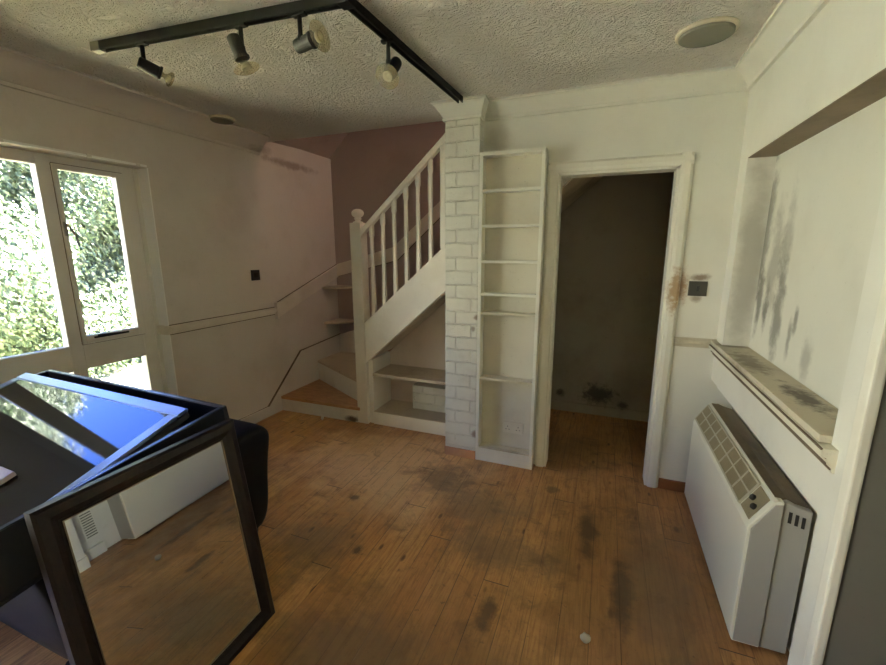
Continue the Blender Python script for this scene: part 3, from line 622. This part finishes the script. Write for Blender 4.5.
for y in (hy0 + .1, hy1 - .1):
    bm = BM(); box(bm, -.06, .10, y - .02, y + .02, 0, .014); mesh_obj('foot', bm, 'dark_slot', ht)
# small vent plate in the niche behind the heater's near end
vp = thing('air_vent', 'small vent plate low on the wall beside the near end of the heater', 'vent', (.13, -1.235, .12))
bm = BM(); box(bm, .124, .13, -1.275, -1.195, .12, .33, .002); mesh_obj('plate', bm, 'white', vp)
bm = BM()
for k in range(10): box(bm, .1225, .1245, -1.268, -1.202, .135 + k * .018, .143 + k * .018)
mesh_obj('slots', bm, 'speaker', vp)
bm = BM(); box(bm, .09, .13, -1.362, -1.20, 0, .07, .004); box(bm, -.02, .0, -1.47, -1.362, 0, .075, .004); struct('baseboard_right', bm, 'white')
# ---------------------------------------------------------------- ceiling speakers
def speaker(x, y, r, label):
    t = thing('ceiling_speaker', label, 'speaker', (x, y, H - .03), 'round ceiling speakers')
    bm = BM(); lathe(bm, (x, y, H), (0, 0, -1), [(0, r), (.006, r), (.012, r * .97), (.014, r * .90), (.010, r * .86), (0, r * .86)], 40); mesh_obj('rim', bm, 'speaker_rim', t, smooth=True)
    bm = BM(); lathe(bm, (x, y, H - .002), (0, 0, -1), [(0, r * .88), (.016, r * .88), (.020, r * .84), (.0215, 0)], 40); mesh_obj('grille', bm, 'speaker', t)
speaker(-.305, -.535, .118, 'round grey ceiling speaker near the right-hand wall corner')
speaker(-3.215, -.43, .085, 'round ceiling speaker close to the left wall above the window')

# ---------------------------------------------------------------- camera
CAM = V((-.631, -2.7687, 1.5191)); yaw, pit, rol, fpx = -.3745, -.1992, -.0014, 410.34
F = V((math.sin(yaw) * math.cos(pit), math.cos(yaw) * math.cos(pit), math.sin(pit)))
R = V((math.cos(yaw), -math.sin(yaw), 0)); U = R.cross(F)
R2 = R * math.cos(rol) + U * math.sin(rol); U2 = -R * math.sin(rol) + U * math.cos(rol)
cd = bpy.data.cameras.new('camera'); cam = bpy.data.objects.new('camera', cd); COL.objects.link(cam)
cd.sensor_fit = 'HORIZONTAL'; cd.sensor_width = 36; cd.lens = 36 * fpx / 886; cd.clip_start = .02
mt = Matrix((R2, U2, -F)).transposed().to_4x4(); mt.translation = CAM; cam.matrix_world = mt; S.camera = cam

# ---------------------------------------------------------------- lighting track and spots
TZ = H - .036
tk = thing('lighting_track', 'long black L-shaped lighting track on the textured ceiling', 'lighting track', (-1.575, -1.33, H))
e0, el, e1 = V((-2.835, -1.425, 0)), V((-1.578, -1.318, 0)), V((-1.524, -.20, 0))
def bar(bm, a, b, w, z0, z1):
    d = (b - a).normalized(); n = V((-d.y, d.x, 0)) * w / 2
    hexa(bm, [(*(a - n).xy, z0), (*(a + n).xy, z0), (*(a + n).xy, z1), (*(a - n).xy, z1), (*(b - n).xy, z0), (*(b + n).xy, z0), (*(b + n).xy, z1), (*(b - n).xy, z1)], .002)
for a, b in ((e0, el), (el, e1)):
    bm = BM(); d = (b - a).normalized(); n = V((-d.y, d.x, 0))
    bar(bm, a + n * .013, b + n * .013, .008, TZ, H); bar(bm, a - n * .013, b - n * .013, .008, TZ, H); bar(bm, a, b, .034, H - .014, H)
    mesh_obj('rail', bm, 'black_metal', tk)
bm = BM(); box(bm, el.x - .026, el.x + .026, el.y - .026, el.y + .026, TZ - .002, H, .003); mesh_obj('corner_joint', bm, 'black_metal', tk)
d1 = (el - e0).normalized()
bm = BM(); bar(bm, e0 - d1 * .004, e0 + d1 * .05, .038, TZ - .002, H - .001); mesh_obj('end_cap', bm, 'steel', tk)
def spot(x, y, body_off, dimg, k, label, tilt=None, scale=1.0):
    t = thing('spotlight', label, 'spotlight', (x, y, TZ), 'spotlights on the ceiling track')
    vd = (V((x, y, TZ - .085)) - CAM).normalized(); rr = (R2 - vd * vd.dot(R2)).normalized(); uu = rr.cross(vd)
    ax = (rr * dimg[0] + uu * dimg[1] + vd * k).normalized()
    bm = BM(); box(bm, x - .030, x + .030, y - .012, y + .012, TZ - .008, TZ + .004, .003); mesh_obj('adaptor', bm, 'black_metal', t)
    j = V((x, y, TZ - .085))
    bm = BM(); rod(bm, (x, y, TZ), j, .0085, 12); lathe(bm, j + V((0, 0, .012)), (0, 0, -1), [(0, .011), (.02, .013), (.028, .008)], 12); mesh_obj('stem', bm, 'black_metal', t, smooth=False)
    c = j + rr * body_off[0] + uu * body_off[1]
    bm = BM(); lathe(bm, c - ax * .045, ax, [(0, .018), (.004, .024), (.02, .0255), (.075, .0255), (.078, .030), (.086, .030), (.088, .018)], 20)
    rod(bm, j, c, .008, 8); hd = mesh_obj('lamp_holder', bm, 'black_metal', t)
    bx = ax if tilt is None else (rr * tilt[0] + uu * tilt[1] + vd * tilt[2]).normalized()
    b0 = c + ax * .040; s = scale
    bm = BM(); lathe(bm, b0, bx, [(0, .013), (.012, .014 * s), (.022, .026 * s), (.030, .048 * s), (.035, .053 * s), (.040, .052 * s), (.047, .036 * s), (.050, 0)], 28); bl = mesh_obj('bulb', bm, 'bulb_glass', hd, smooth=True)
    bm = BM(); lathe(bm, b0 + bx * .018, bx, [(0, .010), (.006, .018), (.018, .022), (.020, .017), (.012, .010), (.010, 0)], 18); bl2 = mesh_obj('filament_cup', bm, 'bulb_core', hd, smooth=True)
spot(-2.56, -1.402, (.018, -.010), (.84, -.52), .0, 'leftmost spotlight on the track, its bulb pointing right', (.80, -.58, .1), .62)
spot(-2.045, -1.358, (-.016, .004), (.22, -.95), -.38, 'second spotlight from the left, bulb hanging straight down')
spot(-1.775, -1.335, (.014, -.012), (.75, .28), -.60, 'third spotlight, upturned bulb disc facing the room, near the track corner')
spot(-1.562, -1.035, (.020, -.016), (-.36, -.42), -.80, 'spotlight alone on the short arm of the track')

# ---------------------------------------------------------------- mirror leaning on the stack
A = V((-1.835, -1.65, 0)); e = V((.02264, -.99974, 0)); u = V((-.1395, -.00316, .9902)).normalized(); nn = e.cross(u)
if nn.x < 0: nn = -nn
mw, mh, fw, ft = .635, .872, .062, .036
def mp(a, b, c): return A + e * a + u * b + nn * c
mr = thing('leaning_mirror', 'dark wood framed mirror leaning against the black box', 'mirror', tuple(A + e * mw / 2))
bm = BM()
prof = [(0, -ft), (0, -.008), (.008, 0), (.030, .004), (.048, -.004), (.056, -.012), (fw, -.016), (fw, -ft)]
cor = [(0, 0, 1, 1), (mw, 0, -1, 1), (mw, mh, -1, -1), (0, mh, 1, -1)]
rings = [[bm.verts.new(mp(x + sx * o, z + sz * o, c)) for o, c in prof] for x, z, sx, sz in cor]
for i in range(4):
    a, b = rings[i], rings[(i + 1) % 4]
    for k in range(len(prof)): bm.faces.new((a[k], a[(k + 1) % len(prof)], b[(k + 1) % len(prof)], b[k]))
mesh_obj('frame', bm, 'frame_wood', mr)
bm = BM(); prof = [(fw - .002, -.016), (fw - .001, -.013), (fw + .0015, -.013), (fw + .002, -.016)]
rings = [[bm.verts.new(mp(x + sx * o, z + sz * o, c)) for o, c in prof] for x, z, sx, sz in cor]
for i in range(4):
    a, b = rings[i], rings[(i + 1) % 4]
    for k in range(4): bm.faces.new((a[k], a[(k + 1) % 4], b[(k + 1) % 4], b[k]))
mesh_obj('beading', bm, 'gold', mr)
bm = BM(); hexa(bm, [mp(fw - .004, fw - .004, -.022), mp(mw - fw + .004, fw - .004, -.022), mp(mw - fw + .004, mh - fw + .004, -.022), mp(fw - .004, mh - fw + .004, -.022),
                     mp(fw - .004, fw - .004, -.017), mp(mw - fw + .004, fw - .004, -.017), mp(mw - fw + .004, mh - fw + .004, -.017), mp(fw - .004, mh - fw + .004, -.017)]); mesh_obj('mirror_glass', bm, 'mirror', mr)

# ---------------------------------------------------------------- black leather armchair and the box on it
ac = thing('leather_armchair', 'black leather armchair in front of the window, buried under a box', 'armchair', (-2.75, -1.7, 0))
def arm(sign, yo, hs=1):
    bm = BM(); secs = []
    for x, s in ((-3.28, .90), (-3.2, 1), (-2.36, 1), (-2.27, .985), (-2.235, .94), (-2.225, .86)):
        pr = [(-.10, .05), (.085, .05), (.095, .30), (.115, .46), (.135, .54), (.140, .585), (.12, .618), (.07, .634), (-.02, .636), (-.10, .62), (-.13, .56), (-.12, .46)]
        cz = .36
        secs.append([bm.verts.new((x, yo + sign * (p * s), (cz + (z - cz) * s) * hs)) for p, z in pr])
    n = len(secs[0])
    for a, b in zip(secs, secs[1:]):
        for i in range(n): bm.faces.new((a[i], a[(i + 1) % n], b[(i + 1) % n], b[i]))
    bm.faces.new(secs[0][::-1]); bm.faces.new(secs[-1])
    o = mesh_obj('arm', bm, 'leather', ac, smooth=True); md = o.modifiers.new('round', 'SUBSURF'); md.levels = 1; md.render_levels = 2
arm(1, -1.345); arm(-1, -2.08, .91)
bm = BM(); box(bm, -3.25, -2.30, -1.985, -1.44, .06, .30, .02); mesh_obj('seat_base', bm, 'leather', ac, smooth=True)
bm = BM(); box(bm, -3.05, -2.26, -1.95, -1.475, .30, .45, .04); mesh_obj('seat_cushion', bm, 'leather', ac, smooth=True)
bm = BM(); box(bm, -3.28, -3.06, -1.95, -1.475, .30, .62, .04); mesh_obj('backrest', bm, 'leather', ac, smooth=True)
for x, y in ((-2.32, -1.30), (-2.32, -2.12), (-3.2, -1.30), (-3.2, -2.12)):
    bm = BM(); lathe(bm, (x, y, 0), (0, 0, 1), [(0, .02), (.06, .028)], 12); mesh_obj('foot', bm, 'frame_wood', ac)
# box
BW, BL, BD, bt = 1.316, .86, .20, .022
b8, b2 = math.radians(8), math.radians(2); ba = V((-math.cos(b2), math.sin(b2), 0)); bb = V((-math.sin(b2) * math.cos(b8), -math.cos(b2) * math.cos(b8), -math.sin(b8))); bn = ba.cross(bb)
bn = bn if bn.z > 0 else -bn
T0 = V((-2.028, -1.622, .90))
def tp(a, b, c): return T0 + ba * a + bb * b + bn * c
def tbox(bm, a0, a1, b0, b1, c0, c1, bev=0): hexa(bm, [tp(a0, b0, c0), tp(a1, b0, c0), tp(a1, b1, c0), tp(a0, b1, c0), tp(a0, b0, c1), tp(a1, b0, c1), tp(a1, b1, c1), tp(a0, b1, c1)], bev)
bo = thing('black_box', 'large open black box resting on the leather armchair', 'box', tuple(tp(BW / 2, BL / 2, -BD)))
bm = BM(); tbox(bm, 0, BW, 0, BL, -BD, -BD + .012); mesh_obj('bottom', bm, 'black_box', bo)
for q in ((0, BW, 0, bt), (0, BW, BL - bt, BL), (0, bt, bt, BL - bt), (BW - bt, BW, bt, BL - bt)):
    bm = BM(); tbox(bm, *q, -BD + .012, 0, .003); mesh_obj('side_board', bm, 'black_box', bo)
# framed glass panel lying aslant in the box
yw, tx, ty_ = math.radians(.5), math.radians(18), math.radians(1)
pa = V((-math.cos(yw) * math.cos(ty_), math.sin(yw) * math.cos(ty_), math.sin(ty_)))
pb = V((-math.sin(yw) * math.cos(tx), -math.cos(yw) * math.cos(tx), -math.sin(tx))); pb = (pb - pa * pa.dot(pb)).normalized()
pn = pb.cross(pa); pn = pn if pn.z > 0 else -pn
def ray(px, py): return (F + R2 * ((px - 443) / fpx) - U2 * ((py - 332.5) / fpx))
d = ray(188, 408); P0 = CAM + d * ((.90 - CAM.z) / d.z)
PW, PH, pt = 1.155, .66, .045
def pp(a, b, c): return P0 + pa * a + pb * b + pn * c
def pbox(bm, a0, a1, b0, b1, c0, c1, bev=0): hexa(bm, [pp(a0, b0, c0), pp(a1, b0, c0), pp(a1, b1, c0), pp(a0, b1, c0), pp(a0, b0, c1), pp(a1, b0, c1), pp(a1, b1, c1), pp(a0, b1, c1)], bev)
gp_ = thing('framed_glass_panel', 'dark glass panel in a blue-grey frame lying aslant in the black box', 'panel', tuple(pp(PW / 2, PH / 2, -pt)))
bm = BM(); pbox(bm, .003, PW - .003, .003, PH - .003, -pt, -.012, .006); mesh_obj('casing', bm, 'panel_body', gp_)
bm = BM(); fb = .05
for q in ((0, PW, 0, fb), (0, PW, PH - fb, PH), (0, fb, fb, PH - fb), (PW - fb, PW, fb, PH - fb)): pbox(bm, *q, -.014, 0, .004)
mesh_obj('bezel', bm, 'panel_frame', gp_)
bm = BM(); pbox(bm, fb - .003, PW - fb + .003, fb - .003, PH - fb + .003, -.012, -.004); mesh_obj('glass', bm, 'panel_glass', gp_)
# pale block on the panel
d = ray(0, 481); tt = (P0 - CAM).dot(pn) / d.dot(pn); c = CAM + d * tt; ca, cb = (c - P0).dot(pa), (c - P0).dot(pb)
bm = BM(); pbox(bm, ca - .03, ca + .12, cb - .035, cb + .03, .0, .018, .002); tag(mesh_obj('pale_block', bm, 'pale_wood', None, tuple(pp(ca, cb, 0))), 'small pale block lying on the dark glass panel', 'block')

# ---------------------------------------------------------------- debris on the floor
def lump(x, y, r, sq, mat, name, label, seed):
    rnd = random.Random(seed); bm = BM(); bmesh.ops.create_icosphere(bm, subdivisions=2, radius=r)
    for v in bm.verts: v.co *= 1 + rnd.uniform(-.18, .18); v.co.z *= sq
    zmin = min(v.co.z for v in bm.verts); bmesh.ops.translate(bm, vec=(x, y, -zmin), verts=bm.verts)
    return tag(mesh_obj(name, bm, mat, None, (x, y, 0), smooth=True), label, 'debris')
lump(-.603, -1.307, .019, .8, 'ash', 'plaster_lump', 'grey plaster lump lying on the open floorboards', 3)
lump(-2.93, .085, .012, 2.2, 'plaster_bit', 'plaster_flake', 'white plaster flake at the foot of the bottom step', 5)

# ---------------------------------------------------------------- hedge outside
def hedge():
    rnd = random.Random(11); verts, faces = [], []
    y0, y1 = -2.4, 7.5
    def top(y): return 3.1 + 1.5 / (1 + math.exp((y + .72) * 5)) + .3 * math.sin(y * 1.3 + 1) + .22 * math.sin(y * 3.1) + .12 * math.sin(y * 7.7)
    def face(y, z): return -7.0 + .22 * math.sin(y * 1.9 + z * 1.7) + .16 * math.sin(y * 4.3 - z * 3.9) - .12 * max(0, z - 1.8) ** 2
    for i in range(130000):
        y = rnd.uniform(y0, y1); t = top(y); z = -.15 + (t + .15) * rnd.random() ** .9
        dep = rnd.random() ** 2 * .55
        x = face(y, z) - dep + rnd.gauss(0, .05)
        if z > t - .4: x -= rnd.random() * .5
        s = rnd.uniform(.017, .034); c = V((x, y, z))
        n = V((rnd.gauss(.9, .6), rnd.gauss(0, .6), rnd.gauss(.5, .6))).normalized(); a = n.cross(V((rnd.random(), rnd.random(), rnd.random()))).normalized(); b = n.cross(a)
        k = len(verts)
        verts += [c - a * s * 1.35, c + b * s * .62 + n * s * .12, c + a * s * 1.35, c - b * s * .62 + n * s * .12]
        faces.append((k, k + 1, k + 2, k + 3))
    me = bpy.data.meshes.new('leaves'); me.from_pydata([tuple(v) for v in verts], [], faces); me.materials.append(M['leaf'])
    t = thing('hedge', 'tall leafy green hedge outside the window', 'hedge', (-7.4, 2.5, -.15))
    o = bpy.data.objects.new('leaves', me); COL.objects.link(o); o.parent = t; o.matrix_parent_inverse = Matrix.Translation(-V(t.location))
    bm = BM(); n = 40; rows = 8; g = []
    for i in range(n + 1):
        y = y0 + (y1 - y0) * i / n
        g.append([bm.verts.new((face(y, z) - .55, y, z)) for z in [-.15 + (top(y) - .1) * k / rows for k in range(rows + 1)]])
    for i in range(n):
        for k in range(rows): bm.faces.new((g[i][k], g[i + 1][k], g[i + 1][k + 1], g[i][k + 1]))
    r = bmesh.ops.extrude_face_region(bm, geom=bm.faces[:]); bmesh.ops.translate(bm, vec=(-.5, 0, 0), verts=[v for v in r['geom'] if isinstance(v, bmesh.types.BMVert)])
    mesh_obj('inner_twigs', bm, 'bark', t)
hedge()

# ---------------------------------------------------------------- light
w = bpy.data.worlds.new('sky'); S.world = w; w.use_nodes = True; nt = w.node_tree; nt.nodes.clear()
tc = nt.nodes.new('ShaderNodeTexCoord'); sep = nt.nodes.new('ShaderNodeSeparateXYZ'); nt.links.new(tc.outputs['Generated'], sep.inputs[0])
rp = nt.nodes.new('ShaderNodeValToRGB'); el_ = rp.color_ramp.elements
el_[0].position = 0; el_[0].color = (1, .97, .88, 1); el_[1].position = .62; el_[1].color = (.05, .12, .5, 1); q = el_.new(.20); q.color = (.97, .95, .90, 1); q = el_.new(.34); q.color = (.10, .19, .62, 1)
nt.links.new(sep.outputs[2], rp.inputs[0]); bg = nt.nodes.new('ShaderNodeBackground'); bg.inputs[1].default_value = 12.0
wo = nt.nodes.new('ShaderNodeOutputWorld'); nt.links.new(rp.outputs[0], bg.inputs[0]); nt.links.new(bg.outputs[0], wo.inputs[0])
sd = bpy.data.lights.new('sun', 'SUN'); sd.energy = 230; sd.angle = .01; sd.color = (1, .95, .85); so = bpy.data.objects.new('sun', sd); COL.objects.link(so)
so.rotation_euler = V((-.14, -.45, -.88)).to_track_quat('-Z', 'Y').to_euler(); so.location = (2, -3, 8)
for nm, (ya_, yb_, za_, zb_) in (('window_portal', (WY0, WY1, WZ0, WZ1)), ('window_portal', (XY0, XY1, .1, WZ1))):
    pd = bpy.data.lights.new(nm, 'AREA'); pd.shape = 'RECTANGLE'; pd.size = yb_ - ya_; pd.size_y = zb_ - za_; pd.cycles.is_portal = True
    po = bpy.data.objects.new(nm, pd); COL.objects.link(po); po.location = (-W - .15, (ya_ + yb_) / 2, (za_ + zb_) / 2)
    zx = V((-1, 0, 0)); po.matrix_world = Matrix(((0, 0, -1, po.location.x), (1, 0, 0, po.location.y), (0, -1, 0, po.location.z), (0, 0, 0, 1)))
pd = bpy.data.lights.new('window_portal', 'AREA'); pd.shape = 'RECTANGLE'; pd.size = .85; pd.size_y = 1.45; pd.cycles.is_portal = True
po = bpy.data.objects.new('window_portal', pd); COL.objects.link(po); po.matrix_world = Matrix(((0, 0, 1, .11), (1, 0, 0, .675), (0, 1, 0, 3.275), (0, 0, 0, 1)))
for o in COL.objects:
    if '_o' in o: del o['_o']
S.cycles.use_denoising = True; S.cycles.max_bounces = 12; S.cycles.diffuse_bounces = 8; S.cycles.caustics_reflective = False; S.cycles.caustics_refractive = False
S.cycles.sample_clamp_indirect = 8
S.view_settings.view_transform = 'Standard'; S.view_settings.look = 'None'; S.view_settings.gamma = 1; S.view_settings.use_curve_mapping = False
S.view_settings.exposure = 0.92
